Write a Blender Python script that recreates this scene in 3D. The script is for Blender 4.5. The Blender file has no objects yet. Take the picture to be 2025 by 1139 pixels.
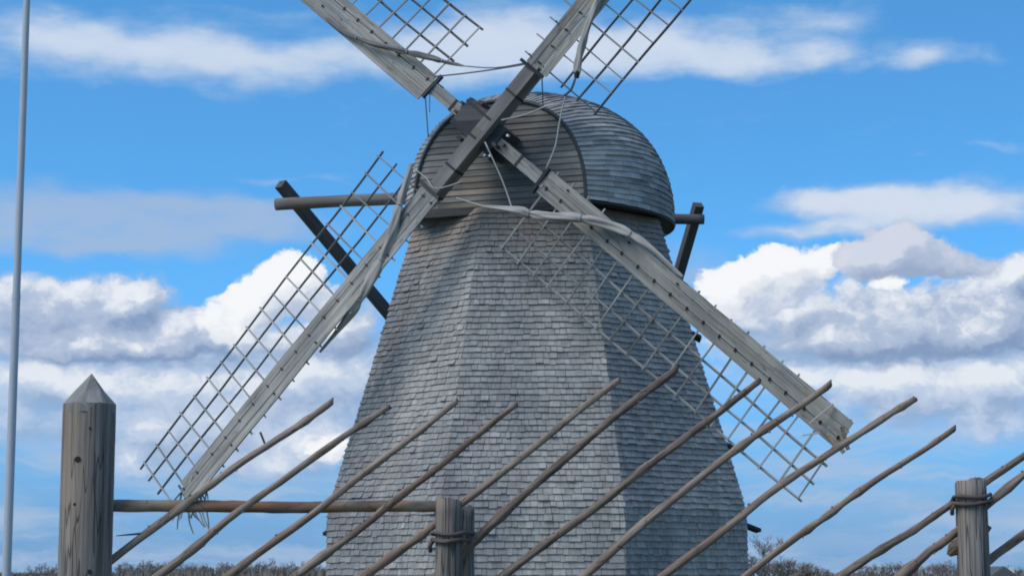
import bpy, math, random
from mathutils import Vector, Matrix
R = math.radians
sc = bpy.context.scene
col = sc.collection

# ------------------------------------------------------------------ camera
cam_d = bpy.data.cameras.new('camera'); cam = bpy.data.objects.new('camera', cam_d); col.objects.link(cam)
cam_d.sensor_width = 36.0; cam_d.lens = 36.0 * 4000 / 2025
cam_d.clip_start = 0.05; cam_d.clip_end = 9000
EYE = 1.6
cam.location = (0, 0, EYE); cam.rotation_euler = (R(90) + math.atan(570 / 4000), 0, 0)
sc.camera = cam
sc.render.resolution_x, sc.render.resolution_y = 1024, 575

# ------------------------------------------------------------------ light
SUN_EL, SUN_AZ = R(46), R(-123)          # azimuth clockwise from the viewing direction (+Y)
sd = Vector((math.sin(SUN_AZ) * math.cos(SUN_EL), math.cos(SUN_AZ) * math.cos(SUN_EL), math.sin(SUN_EL)))
sun_d = bpy.data.lights.new('sun', 'SUN'); sun = bpy.data.objects.new('sun', sun_d); col.objects.link(sun)
sun_d.energy = 1.7; sun_d.angle = R(36); sun_d.color = (1.0, 0.94, 0.86)
sun.rotation_euler = sd.to_track_quat('Z', 'Y').to_euler()
sun.location = (-20, -20, 30)
vs = sc.view_settings
vs.view_transform = 'Standard'; vs.look = 'None'; vs.exposure = 0.42; vs.gamma = 1.0; vs.use_curve_mapping = False
sc.cycles.filter_width = 1.9
sc.cycles.max_bounces = 4; sc.cycles.diffuse_bounces = 2

# ------------------------------------------------------------------ sky with clouds
world = bpy.data.worlds.new('World'); sc.world = world; world.use_nodes = True
wt = world.node_tree; wt.nodes.clear()
class NT:
    """small helper for chains of nodes"""
    def __init__(s, t): s.t = t
    def n(s, typ, **kw):
        nd = s.t.nodes.new(typ)
        for k, v in kw.items(): setattr(nd, k, v)
        return nd
    def put(s, sock, v):
        if hasattr(v, 'node'): s.t.links.new(v, sock)
        else: sock.default_value = v
    def m(s, op, a, b=None, c=None, clamp=False):
        nd = s.n('ShaderNodeMath', operation=op, use_clamp=clamp)
        for i, v in enumerate((a, b, c)):
            if v is not None: s.put(nd.inputs[i], v)
        return nd.outputs[0]
    def vm(s, op, a, b=None, scale=None):
        nd = s.n('ShaderNodeVectorMath', operation=op)
        s.put(nd.inputs[0], a)
        if b is not None: s.put(nd.inputs[1], b)
        if scale is not None: s.put(nd.inputs['Scale'], scale)
        return nd.outputs[0]
    def noise(s, vec, scale, detail=4, rough=0.5, color=False, dist=0.0):
        nd = s.n('ShaderNodeTexNoise'); s.put(nd.inputs['Vector'], vec)
        nd.inputs['Scale'].default_value = scale; nd.inputs['Detail'].default_value = detail
        nd.inputs['Roughness'].default_value = rough; nd.inputs['Distortion'].default_value = dist
        return nd.outputs['Color' if color else 'Fac']
    def sstep(s, v, lo, hi, a=0.0, b=1.0):
        nd = s.n('ShaderNodeMapRange', interpolation_type='SMOOTHSTEP')
        s.put(nd.inputs['Value'], v); s.put(nd.inputs['From Min'], lo); s.put(nd.inputs['From Max'], hi)
        s.put(nd.inputs['To Min'], a); s.put(nd.inputs['To Max'], b)
        return nd.outputs[0]
    def mix(s, f, a, b, blend='MIX'):
        nd = s.n('ShaderNodeMix', data_type='RGBA', blend_type=blend)
        s.put(nd.inputs[0], f)
        for k, v in ((6, a), (7, b)):
            if isinstance(v, tuple): v = v + (1.0,) if len(v) == 3 else v
            s.put(nd.inputs[k], v)
        return nd.outputs[2]
W = NT(wt)
tc = W.n('ShaderNodeTexCoord')
dirv = W.vm('NORMALIZE', tc.outputs['Generated'])
sx = W.n('ShaderNodeSeparateXYZ'); W.put(sx.inputs[0], dirv)
az = W.m('MULTIPLY', W.m('ARCTAN2', sx.outputs[0], sx.outputs[1]), 40.0)     # 1 unit = 1/40 rad
el = W.m('MULTIPLY', W.m('ARCSINE', sx.outputs[2]), 40.3)
cb = W.n('ShaderNodeCombineXYZ'); W.put(cb.inputs[0], az); W.put(cb.inputs[1], el)
P0 = cb.outputs[0]
P0s = W.vm('MULTIPLY', P0, (1.0, 1.5, 1.0))
# clear sky: looked up higher than seen, for a deep clean blue
zl = W.m('ADD', W.m('MULTIPLY', sx.outputs[2], 1.7), 0.08)
cs = W.n('ShaderNodeCombineXYZ'); W.put(cs.inputs[0], sx.outputs[0]); W.put(cs.inputs[1], sx.outputs[1]); W.put(cs.inputs[2], zl)
sky = W.n('ShaderNodeTexSky', sky_type='NISHITA')
sky.sun_disc = False; sky.sun_elevation = SUN_EL; sky.sun_rotation = SUN_AZ
sky.air_density = 1.0; sky.dust_density = 0.25; sky.ozone_density = 2.0; sky.altitude = 100
W.put(sky.inputs[0], W.vm('NORMALIZE', cs.outputs[0]))
clear = W.mix(1.0, sky.outputs[0], (0.42, 0.93, 1.15), 'MULTIPLY')
SKY_GAIN = 2.0
clear = W.vm('SCALE', clear, scale=SKY_GAIN)

def warp(amount, scale, detail, seed, rough=0.55):
    n = W.noise(W.vm('ADD', P0s, (seed, seed * 0.7, seed * 1.3)), scale, detail, rough, color=True)
    return W.vm('ADD', P0, W.vm('MULTIPLY', W.vm('SUBTRACT', n, (0.5, 0.5, 0.5)), (amount, amount * 0.7, 0)))
def blobs(vec, L):
    """sum of soft ellipses: (azimuth, elevation, half width, half height, weight) in 1/40 rad"""
    tot = None
    for (x, y, rx, ry, w) in L:
        mp = W.n('ShaderNodeMapping'); W.put(mp.inputs['Vector'], vec)
        mp.inputs['Scale'].default_value = (1 / rx, 1 / ry, 0)
        mp.inputs['Location'].default_value = (-x / rx, -y / ry, 0)
        g = W.n('ShaderNodeTexGradient', gradient_type='SPHERICAL'); W.put(g.inputs[0], mp.outputs[0])
        v = g.outputs['Fac']
        tot = W.m('MULTIPLY', v, w) if tot is None else W.m('MULTIPLY_ADD', v, w, tot)
    return tot
# scattered cloud everywhere the picture does not describe, so the sky goes on all round
far_az = W.sstep(W.m('ABSOLUTE', az), 10.5, 14.0)
far_el = W.sstep(el, 11.6, 14.5)
outside = W.m('MAXIMUM', far_az, far_el)
above = W.sstep(el, 0.0, 1.0)
loose = W.noise(W.vm('MULTIPLY', dirv, (1, 1, 2.2)), 3.1, 6, 0.55)
loose_a = W.m('MULTIPLY', W.m('MULTIPLY', W.sstep(loose, 0.47, 0.66), outside), above)

vA = warp(1.3, 0.5, 4, 3.0); vB = warp(0.9, 0.9, 4, 11.0, 0.6); vC = warp(0.75, 1.0, 4, 23.0, 0.62)
fine = W.noise(W.vm('ADD', P0s, (7.1, 2.2, 0)), 1.2, 5, 0.6)
fine2 = W.noise(W.vm('ADD', W.vm('MULTIPLY', P0, (0.5, 1.5, 1)), (31.0, 4.2, 0)), 1.0, 6, 0.6)
def layer(field, noise_, amp, lo, hi, k=1.0):
    a = W.sstep(W.m('ADD', field, W.m('MULTIPLY', noise_, amp)), lo, hi)
    return a if k == 1.0 else W.m('MULTIPLY', a, k)
f0 = W.m('SUBTRACT', fine, 0.5); f2 = W.m('SUBTRACT', fine2, 0.5)

# 1 thin high bank
hi = blobs(vA, [(-9.5, 10.4, 1.9, 1.2, 1.0), (-7.6, 10.25, 2.4, 1.0, 1.1), (-5.2, 10.15, 2.6, .95, 1.15), (-2.4, 10.2, 2.6, .95, 1.1), (-.4, 10.6, 2.6, 1.2, 1.1),
                (1.6, 10.45, 2.4, 1.0, 1.15), (3.4, 10.35, 2.2, .75, 1.1), (5.0, 10.2, 1.9, .55, 1.0), (6.3, 10.1, 1.2, .45, .8), (6.6, 10.75, 1.5, .7, .9), (5.0, 10.95, 2.0, .5, .6), (8.2, 10.15, 1.0, .45, .8), (7.6, 10.0, 1.6, .4, .4), (-4.6, 11.1, 3.4, .4, .55), (9.3, 10.0, .7, .3, .5)])
hi_a = layer(hi, f2, 1.25, 0.16, 1.15, 0.9)
# 2 grey veils
ve = blobs(vA, [(-9.3, 6.95, 3.4, .95, 1.1), (-6.6, 6.85, 2.8, .85, 1.1), (-8.6, 6.4, 3.0, .5, .5), (-4.6, 7.0, 2.2, .5, .6), (3.6, 6.0, 1.6, .9, .7)])
ve_a = layer(ve, f2, 0.4, 0.1, 0.85, 0.80)
le = blobs(vA, [(7.2, 7.3, 2.6, .55, 1.25), (9.2, 7.2, 2.6, .62, 1.3), (6.0, 7.35, 1.9, .35, .8), (5.6, 6.75, 1.8, .3, .8), (7.0, 6.85, 1.6, .4, .8), (-4.6, 7.75, 2.0, .16, .5), (9.6, 8.3, 1.2, .16, .6), (8.0, 8.25, .6, .12, .5)])
le_a = layer(le, f2, 1.3, 0.1, 1.15, 0.9)
# 3, 4 cumulus: thickness field here and a step toward the light; where it thins toward the light the cloud is bright
DL = (-0.30, 0.36, 0.0)
def lump(vec, L, amp, off):
    n1 = W.noise(W.vm('MULTIPLY', W.vm('ADD', vec, off), (1.0, 1.35, 1.0)), 0.95, 6, 0.62)
    n2 = W.noise(W.vm('ADD', vec, off), 3.2, 2, 0.6)
    bl = blobs(vec, L)
    nn = W.m('ADD', W.m('MULTIPLY', W.m('SUBTRACT', n1, 0.5), amp), W.m('MULTIPLY', W.m('SUBTRACT', n2, 0.5), amp * 0.32))
    return W.m('ADD', bl, W.m('MULTIPLY', nn, W.m('MULTIPLY', bl, 2.2, clamp=True)))
def cumulus(L, amp, off, lo, hi, dark, mid, white, s_lo, s_mid, s_hi):
    F = lump(vC, L, amp, off); G = lump(W.vm('ADD', vC, DL), L, amp, off)
    sh = W.m('SUBTRACT', F, G)
    colr = W.mix(W.sstep(sh, s_lo, s_mid), dark, mid); colr = W.mix(W.sstep(sh, s_mid * 0.6, s_hi), colr, white)
    return W.sstep(F, lo, hi), colr
back = [(-9.4, 3.75, 1.6, .55, 1.0), (-7.9, 3.7, 1.4, .5, .9), (-6.3, 3.6, 1.8, .7, .8), (-4.6, 3.7, 1.7, .7, .8), (-3.2, 3.9, 1.4, .8, .8), (-7.4, 2.9, 1.7, .8, .9), (-5.6, 2.8, 1.8, .8, .9), (-3.8, 2.7, 1.6, .8, 1.0), (-9.6, 3.0, 1.6, .6, .6), (-7.2, 2.15, .9, .4, .8), (-4.6, 2.1, 1.4, .4, .8),
        (5.0, 3.9, 1.2, .4, .8), (6.6, 3.8, 1.6, .55, 1.0), (8.2, 3.7, 1.7, .65, 1.1), (9.8, 3.6, 1.6, .75, 1.1), (7.4, 3.2, 1.9, .5, .7), (9.4, 2.9, 1.8, .5, .7), (3.9, 4.5, 1.0, .7, .7)]
ba_a, C_ba = cumulus(back, 1.7, (4.0, 1.0, 3.0), 0.0, 0.85, (2.9, 4.1, 6.2), (5.2, 6.2, 7.9), (8.0, 8.4, 9.0), -0.7, 0.1, 0.75)
front = [(-9.7, 5.35, 1.1, .65, 1.0), (-8.3, 5.35, 1.2, .65, 1.1), (-7.3, 5.5, .9, .6, 1.1), (-9.0, 4.7, 1.8, .75, 1.0), (-7.2, 4.7, 1.8, .8, 1.0), (-6.0, 4.6, 1.5, .75, .9), (-4.2, 4.6, 1.4, .6, .9), (-3.2, 4.9, 1.1, .9, .8), (-8.2, 4.4, 2.4, .35, .6),
         (5.3, 5.1, 1.2, .7, .8), (6.8, 5.1, 1.6, .95, 1.1), (8.4, 5.1, 1.7, 1.0, 1.1), (9.8, 5.2, 1.2, 1.0, 1.1), (7.6, 4.5, 2.2, .65, 1.0), (9.6, 4.6, 1.6, .5, .8), (6.1, 4.6, 1.2, .45, .7), (9.9, 5.9, .8, .45, .9)]
fr_a, C_fr = cumulus(front, 1.9, (1.0, 7.0, 0.0), 0.08, 0.7, (2.3, 3.3, 5.3), (4.3, 5.2, 6.9), (8.4, 8.7, 9.2), -0.7, 0.22, 0.95)
heads = [(-5.6, 5.0, .9, .75, 1.1), (-4.9, 5.5, .9, .75, 1.1), (-4.4, 6.0, .8, .65, 1.2), (-3.9, 5.5, .8, .8, .9), (-5.3, 4.65, .7, .4, .7), (-3.6, 2.45, .85, .5, 1.0),
         (4.3, 5.75, .8, .7, 1.1), (5.0, 6.0, .9, .6, 1.1), (5.75, 6.1, .8, .5, .9), (4.6, 5.25, .9, .5, .9), (5.5, 5.55, 1.0, .5, .8), (6.4, 6.15, .6, .4, .8), (7.45, 5.75, .55, .28, .9)]
cu_a, C_cu = cumulus(heads, 1.5, (9.0, 2.0, 5.0), 0.22, 0.45, (4.6, 5.5, 7.2), (7.6, 8.0, 8.7), (9.2, 9.35, 9.6), -0.7, 0.05, 0.6)
dark_heads = [(7.3, 6.25, 1.1, .6, 1.1), (8.1, 6.3, 1.1, .6, 1.1), (6.9, 6.1, .8, .4, .8), (7.8, 6.7, .5, .35, .9), (8.9, 6.0, 1.0, .35, .9)]
dk_a, C_dk = cumulus(dark_heads, 1.5, (2.0, 5.0, 8.0), 0.2, 0.55, (3.3, 4.1, 5.7), (4.5, 5.2, 6.7), (6.6, 6.9, 7.9), -0.7, 0.1, 0.8)
# thin grey-white cloud that fills the gaps between the bodies
fi = blobs(vB, [(-8.6, 4.2, 3.2, 1.2, 1.2), (-5.6, 4.0, 3.0, 1.4, 1.2), (-3.2, 4.0, 2.4, 1.6, 1.0), (-6.4, 2.7, 3.4, 1.1, 1.0), (-9.6, 3.0, 2.2, 1.1, .6), (-4.2, 2.6, 2.4, 1.1, .8), (7.0, 4.6, 2.8, 1.3, 1.3), (9.6, 4.5, 2.6, 1.5, 1.3), (8.0, 3.3, 3.2, .9, .9), (5.0, 4.6, 1.8, 1.0, .8)])
fi_a = layer(fi, f0, 0.7, 0.1, 1.0, 0.9)
C_fi = W.mix(W.sstep(fine2, 0.35, 0.65), (3.0, 4.2, 6.3), (5.0, 6.0, 7.6))
# low streaks down to the skyline
st = W.noise(W.vm('MULTIPLY', vB, (0.22, 1.5, 1.0)), 1.0, 6, 0.6)
st_a = W.m('MULTIPLY', W.m('MULTIPLY', W.sstep(st, 0.42, 0.68), W.sstep(el, 4.8, 2.2)), 0.8)
lo = blobs(vA, [(8.0, 1.35, 4.0, .5, 1.0), (6.0, .6, 4.5, .5, .9), (9.5, .6, 3.0, .6, .8), (-8.6, 2.9, 3.0, 1.0, .8), (-8.0, .4, 4.5, .5, .4), (-4.5, .4, 3.0, .5, .4)])
lo_a = layer(lo, f2, 0.5, 0.1, 0.95, 0.55)

C_hi = W.mix(layer(hi, f2, 0.9, 0.5, 1.5), (4.3, 5.8, 7.9), (6.8, 7.5, 8.7)); C_ve = (3.9, 5.05, 6.9); C_le = W.mix(layer(le, f2, 1.6, 0.4, 1.5), (4.5, 5.8, 7.7), (7.0, 7.6, 8.6))
haze = W.sstep(el, -0.5, 6.5, 0.97, 0.0)
c = W.mix(haze, clear, (1.72, 3.2, 5.8))
c = W.mix(lo_a, c, (3.0, 4.6, 7.0))
c = W.mix(st_a, c, (4.0, 5.3, 7.2))
c = W.mix(hi_a, c, C_hi); c = W.mix(W.m('MULTIPLY', ve_a, W.sstep(fine2, 0.25, 0.6, 0.6, 1.0)), c, C_ve); c = W.mix(le_a, c, C_le)
c = W.mix(fi_a, c, C_fi); c = W.mix(W.m('MULTIPLY', ba_a, 0.93), c, C_ba); c = W.mix(W.m('MULTIPLY', fr_a, 0.97), c, C_fr); c = W.mix(cu_a, c, C_cu); c = W.mix(W.m('MULTIPLY', dk_a, 0.95), c, C_dk)
c = W.mix(loose_a, c, (5.6, 6.4, 7.9))
bg = W.n('ShaderNodeBackground'); W.put(bg.inputs[0], c); bg.inputs[1].default_value = 0.0747
wo = W.n('ShaderNodeOutputWorld'); wt.links.new(bg.outputs[0], wo.inputs[0])
world.cycles.sampling_method = 'MANUAL'; world.cycles.sample_map_resolution = 512

# ------------------------------------------------------------------ materials
def wood(name, dark, light, rough=0.85, along=1.2, across=26.0, stain=None, bump=0.25, spec=0.25, stain_amt=0.5, weather=None, crack=0.0, con=1.3):
    """weathered timber; grain follows the mesh attribute gr = (along, across, seed), tone varies piece by piece"""
    m = bpy.data.materials.new(name); m.use_nodes = True; t = m.node_tree; N = NT(t)
    bs = t.nodes['Principled BSDF']
    at = N.n('ShaderNodeAttribute', attribute_name='gr'); tn = N.n('ShaderNodeAttribute', attribute_name='tone')
    v = N.vm('MULTIPLY', at.outputs['Vector'], (along, across, 7.0))
    g1 = N.noise(v, 1.0, 5, 0.62); g2 = N.noise(N.vm('MULTIPLY', at.outputs['Vector'], (along * 1.3, across * 0.22, 7.0)), 1.0, 3, 0.55)
    f = N.m('ADD', N.m('MULTIPLY', N.m('SUBTRACT', g1, 0.5), con), N.m('MULTIPLY', N.m('SUBTRACT', g2, 0.5), 1.1))
    f = N.m('ADD', N.m('ADD', f, 0.5), N.m('MULTIPLY', N.m('SUBTRACT', tn.outputs['Fac'], 0.5), 0.9), clamp=True)
    cc = N.mix(f, dark, light)
    if stain:
        s = N.sstep(N.noise(N.vm('MULTIPLY', at.outputs['Vector'], (0.9, across * 0.12, 3.0)), 1.0, 3, 0.5), 0.48, 0.7)
        cc = N.mix(N.m('MULTIPLY', s, stain_amt), cc, stain)
    if weather:
        ob = N.n('ShaderNodeTexCoord').outputs['Object']
        w1 = N.sstep(N.noise(N.vm('MULTIPLY', ob, (1.0, 1.0, 0.35)), 0.9, 5, 0.6), 0.32, 0.68); w2 = N.sstep(N.noise(N.vm('MULTIPLY', ob, (3.5, 3.5, 0.3)), 1.0, 4, 0.6), 0.5, 0.72)
        cc = N.mix(1.0, cc, N.mix(w1, (0.74, 0.75, 0.78), (1.16, 1.13, 1.08)), 'MULTIPLY')
        cc = N.mix(N.m('MULTIPLY', w2, 0.4), cc, weather)
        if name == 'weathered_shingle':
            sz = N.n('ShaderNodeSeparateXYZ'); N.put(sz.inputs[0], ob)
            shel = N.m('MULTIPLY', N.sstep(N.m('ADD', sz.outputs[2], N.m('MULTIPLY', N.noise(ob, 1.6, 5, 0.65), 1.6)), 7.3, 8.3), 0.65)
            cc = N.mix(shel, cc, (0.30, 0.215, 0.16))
    cr = N.sstep(g1, 0.24, 0.36, 0.45, 1.0)
    cc = N.mix(1.0, cc, N.mix(cr, (0.3, 0.3, 0.32), (1, 1, 1)), 'MULTIPLY')
    hgt = g1
    if crack:
        k3 = N.noise(N.vm('ADD', N.vm('MULTIPLY', at.outputs['Vector'], (along * 0.8, across * 0.3, 7.0)), (3.3, 8.8, 1.0)), 1.0, 2, 0.5)
        kk = N.sstep(N.m('ABSOLUTE', N.m('SUBTRACT', k3, 0.5)), 0.0, crack, 0.0, 1.0)
        cc = N.mix(1.0, cc, N.mix(kk, (0.42, 0.41, 0.40), (1, 1, 1)), 'MULTIPLY')
        hgt = N.m('ADD', N.m('MULTIPLY', g1, 0.5), N.m('MULTIPLY', kk, 0.8))
    N.put(bs.inputs['Base Color'], cc); bs.inputs['Roughness'].default_value = rough
    bs.inputs['Specular IOR Level'].default_value = spec
    b = N.n('ShaderNodeBump'); b.inputs['Strength'].default_value = bump; b.inputs['Distance'].default_value = 0.01
    N.put(b.inputs['Height'], hgt); N.put(bs.inputs['Normal'], b.outputs[0])
    return m
def plain(name, colr, rough=0.7, metal=0.0, var=0.25, scale=6.0):
    m = bpy.data.materials.new(name); m.use_nodes = True; t = m.node_tree; N = NT(t)
    bs = t.nodes['Principled BSDF']; tcn = N.n('ShaderNodeTexCoord')
    n = N.noise(tcn.outputs['Object'], scale, 5, 0.6)
    d = tuple(x * (1 - var) for x in colr); l = tuple(min(1, x * (1 + var)) for x in colr)
    N.put(bs.inputs['Base Color'], N.mix(n, d, l)); bs.inputs['Roughness'].default_value = rough; bs.inputs['Metallic'].default_value = metal
    return m
M = {
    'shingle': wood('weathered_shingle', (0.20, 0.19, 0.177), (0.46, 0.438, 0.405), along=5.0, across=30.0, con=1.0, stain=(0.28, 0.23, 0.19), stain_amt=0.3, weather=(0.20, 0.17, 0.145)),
    'under': plain('tarred_underlay', (0.045, 0.045, 0.05)),
    'gable': wood('gable_plank', (0.10, 0.096, 0.09), (0.32, 0.30, 0.27), along=1.0, across=22, stain=(0.30, 0.23, 0.17), stain_amt=0.4, weather=(0.16, 0.14, 0.12)),
    'capshingle': wood('cap_shingle', (0.205, 0.196, 0.182), (0.50, 0.478, 0.445), along=2.5, across=25, weather=(0.22, 0.195, 0.17)),
    'rim': plain('dark_trim', (0.05, 0.052, 0.06)),
    'stock': wood('stock_timber', (0.13, 0.12, 0.11), (0.44, 0.41, 0.365), along=0.7, across=34, crack=0.015, con=2.2, stain=(0.24, 0.19, 0.15)),
    'board': wood('sail_board', (0.17, 0.16, 0.145), (0.50, 0.465, 0.405), along=0.6, across=40, stain=(0.30, 0.24, 0.18), stain_amt=0.5, weather=(0.24, 0.21, 0.175), crack=0.012, con=2.2),
    'lath': wood('lattice_lath', (0.13, 0.123, 0.113), (0.45, 0.42, 0.375), along=1.2, across=30),
    'lathdk': wood('silhouette_lath', (0.045, 0.045, 0.047), (0.20, 0.19, 0.175), along=1.2, across=30),  # lath colour darkened to paint bars in silhouette against the sky
    'tarwood': wood('dark_beam', (0.04, 0.04, 0.043), (0.16, 0.15, 0.14), along=0.6, across=16),
    'log': wood('grey_log', (0.09, 0.085, 0.08), (0.30, 0.27, 0.24), along=0.6, across=14, stain=(0.2, 0.13, 0.09), stain_amt=0.4),
    'iron': plain('rusty_iron', (0.03, 0.03, 0.034), 0.6, 0.4),
    'bolt': plain('galvanised_bolt', (0.65, 0.65, 0.63), 0.4, 0.3),
    'cloth': wood('sailcloth', (0.28, 0.245, 0.215), (0.52, 0.47, 0.41), along=1.6, across=14, rough=0.95, bump=0.5),
    'clothdk': wood('dark_sailcloth', (0.10, 0.095, 0.095), (0.30, 0.275, 0.25), along=1.6, across=14, rough=0.95, bump=0.5),  # darker tone of the sailcloth
    'rope': plain('rope', (0.42, 0.39, 0.35), 0.95),
    'ropedk': plain('dark_rope', (0.13, 0.13, 0.14), 0.95),
    'post': wood('gate_post_wood', (0.075, 0.065, 0.06), (0.40, 0.33, 0.275), along=1.3, across=55, stain=(0.33, 0.235, 0.165), bump=0.7, crack=0.012, con=2.2),
    'hewn': wood('hewn_wood', (0.12, 0.11, 0.10), (0.36, 0.32, 0.28), along=2.0, across=30, con=1.4, bump=0.4),
    'fpost': wood('fence_post_wood', (0.06, 0.053, 0.05), (0.34, 0.29, 0.245), along=1.6, across=80, stain=(0.28, 0.2, 0.14), bump=0.8, crack=0.028, con=2.2),
    'pole': wood('spruce_pole', (0.11, 0.078, 0.06), (0.44, 0.335, 0.255), along=5.0, across=60, stain=(0.17, 0.09, 0.06), bump=0.6, crack=0.008, con=1.9, stain_amt=0.6),
    'rail': wood('peeled_rail', (0.14, 0.088, 0.06), (0.45, 0.325, 0.225), along=5.0, across=26, stain=(0.24, 0.11, 0.06), stain_amt=0.8, crack=0.008, con=1.9, bump=0.5),
    'withe': wood('withe', (0.07, 0.05, 0.045), (0.22, 0.165, 0.14), along=6, across=60),
    'knot': plain('knot', (0.025, 0.02, 0.018), 0.9),
    'steel': plain('galvanised_pole', (0.45, 0.46, 0.48), 0.55, 0.0, 0.08),
    'grass': plain('grass', (0.09, 0.095, 0.035), 0.95, 0, 0.4, 0.8),
    'bark': plain('grey_bark', (0.19, 0.165, 0.145), 0.95),
    'twig': plain('bare_twigs', (0.22, 0.175, 0.14), 0.95, 0, 0.3, 1.5),
    'birch': plain('birch_bark', (0.6, 0.6, 0.57), 0.9, 0, 0.3, 3.0),
    'roof': plain('shingle_roof', (0.11, 0.105, 0.105), 0.9), 'wallwood': plain('log_wall', (0.16, 0.12, 0.09), 0.9), 'white': plain('whitewash', (0.75, 0.74, 0.7), 0.9, 0, 0.08),
}

# ------------------------------------------------------------------ mesh helpers
class MB:
    """collects geometry for ONE mesh; every vertex carries gr (grain) and tone"""
    def __init__(s): s.v = []; s.f = []; s.g = []; s.t = []
    def add(s, vs, fs, gs, tone):
        b = len(s.v); s.v += [Vector(p) for p in vs]; s.f += [tuple(b + i for i in q) for q in fs]; s.g += gs; s.t += [tone] * len(vs)
    def hexa(s, c8, gs=None, tone=0.5):
        """8 corners: bottom ring 0-3, top ring 4-7"""
        if gs is None:
            o = random.random() * 50; a = (Vector(c8[1]) - Vector(c8[0])).length; b = (Vector(c8[3]) - Vector(c8[0])).length; h = (Vector(c8[4]) - Vector(c8[0])).length
            gs = [(0, 0, o), (a, 0, o), (a, b, o), (0, b, o), (0, h, o), (a, h, o), (a, b + h, o), (0, b + h, o)]
        s.add(c8, [(0, 3, 2, 1), (4, 5, 6, 7), (0, 1, 5, 4), (1, 2, 6, 5), (2, 3, 7, 6), (3, 0, 4, 7)], gs, tone)
    def bar(s, a, b, wx, wy, up, tone=None, w2=None):
        """rectangular timber from a to b; wx across, wy along up; w2 = end scale"""
        a = Vector(a); b = Vector(b); d = (b - a); L = d.length; d.normalize()
        u = Vector(up); u = (u - d * u.dot(d)).normalized(); x = d.cross(u)
        k = w2 or 1.0; o = random.random() * 50
        c8 = []; gs = []
        for (p, sc_) in ((a, 1.0), (b, k)):
            for (i, j) in ((-1, -1), (1, -1), (1, 1), (-1, 1)):
                c8.append(p + x * (i * wx / 2 * sc_) + u * (j * wy / 2 * sc_)); gs.append(((0 if p is a else L), i * wx / 2 + j * wy * 0.6, o))
        s.add(c8, [(0, 3, 2, 1), (4, 5, 6, 7), (0, 1, 5, 4), (1, 2, 6, 5), (2, 3, 7, 6), (3, 0, 4, 7)], gs, random.random() if tone is None else tone)
    def tube(s, pts, rad, n=8, cap=True, tone=None, rough=0.0, closed=False, flat=1.0):
        pts = [Vector(p) for p in pts]; m = len(pts)
        rs = rad if isinstance(rad, (list, tuple)) else [rad] * m
        T = []
        for i in range(m):
            a = pts[(i - 1) % m] if closed else pts[max(0, i - 1)]; b = pts[(i + 1) % m] if closed else pts[min(m - 1, i + 1)]
            T.append((b - a).normalized())
        ref = Vector((0, 0, 1)) if abs(T[0].z) < 0.9 else Vector((1, 0, 0))
        nx = (ref - T[0] * ref.dot(T[0])).normalized()
        vs = []; gs = []; o = random.random() * 50; L = 0
        for i in range(m):
            nx = (nx - T[i] * nx.dot(T[i])).normalized(); ny = T[i].cross(nx)
            if i: L += (pts[i] - pts[i - 1]).length
            for k in range(n):
                a = 2 * math.pi * k / n; r = rs[i] * (1 + rough * random.uniform(-1, 1))
                vs.append(pts[i] + nx * (math.cos(a) * r) + ny * (math.sin(a) * r * flat))
                gs.append((L, (a if a <= math.pi else 2 * math.pi - a) * max(rs) * 1.0, o + (0 if a <= math.pi else 0.4)))
        fs = []
        for i in range(m if closed else m - 1):
            j = (i + 1) % m
            for k in range(n):
                l = (k + 1) % n; fs.append((i * n + k, i * n + l, j * n + l, j * n + k))
        if cap and not closed:
            fs.append(tuple(range(n - 1, -1, -1))); fs.append(tuple((m - 1) * n + k for k in range(n)))
        s.add(vs, fs, gs, random.random() if tone is None else tone)
    def build(s, name, mat, parent=None, origin=(0, 0, 0), smooth=False):
        o = Vector(origin)
        me = bpy.data.meshes.new(name); me.from_pydata([tuple(v - o) for v in s.v], [], s.f)
        a = me.attributes.new('gr', 'FLOAT_VECTOR', 'POINT'); a.data.foreach_set('vector', [x for g in s.g for x in g])
        a = me.attributes.new('tone', 'FLOAT', 'POINT'); a.data.foreach_set('value', s.t)
        if smooth: me.polygons.foreach_set('use_smooth', [True] * len(me.polygons))
        me.materials.append(mat); me.update()
        ob = bpy.data.objects.new(name, me); col.objects.link(ob)
        if parent: ob.parent = parent
        return ob
def tag(o, label=None, cat=None, group=None, kind=None):
    for k, v in (('label', label), ('category', cat), ('group', group), ('kind', kind)):
        if v: o[k] = v
    return o
def empty(name, loc, label, cat, group=None):
    e = bpy.data.objects.new(name, None); col.objects.link(e); e.location = loc; e.empty_display_size = 0.3
    return tag(e, label, cat, group)
def spline(pts, n):
    """Catmull-Rom through points, n samples per span"""
    pts = [Vector(p) for p in pts]; out = []
    for i in range(len(pts) - 1):
        p0 = pts[max(0, i - 1)]; p1 = pts[i]; p2 = pts[i + 1]; p3 = pts[min(len(pts) - 1, i + 2)]
        for k in range(n):
            t = k / n
            out.append(0.5 * ((2 * p1) + (p2 - p0) * t + (2 * p0 - 5 * p1 + 4 * p2 - p3) * t * t + (3 * p1 - p0 - 3 * p2 + p3) * t ** 3))
    out.append(pts[-1]); return out
rnd = random.Random(4); random.seed(9)

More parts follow.
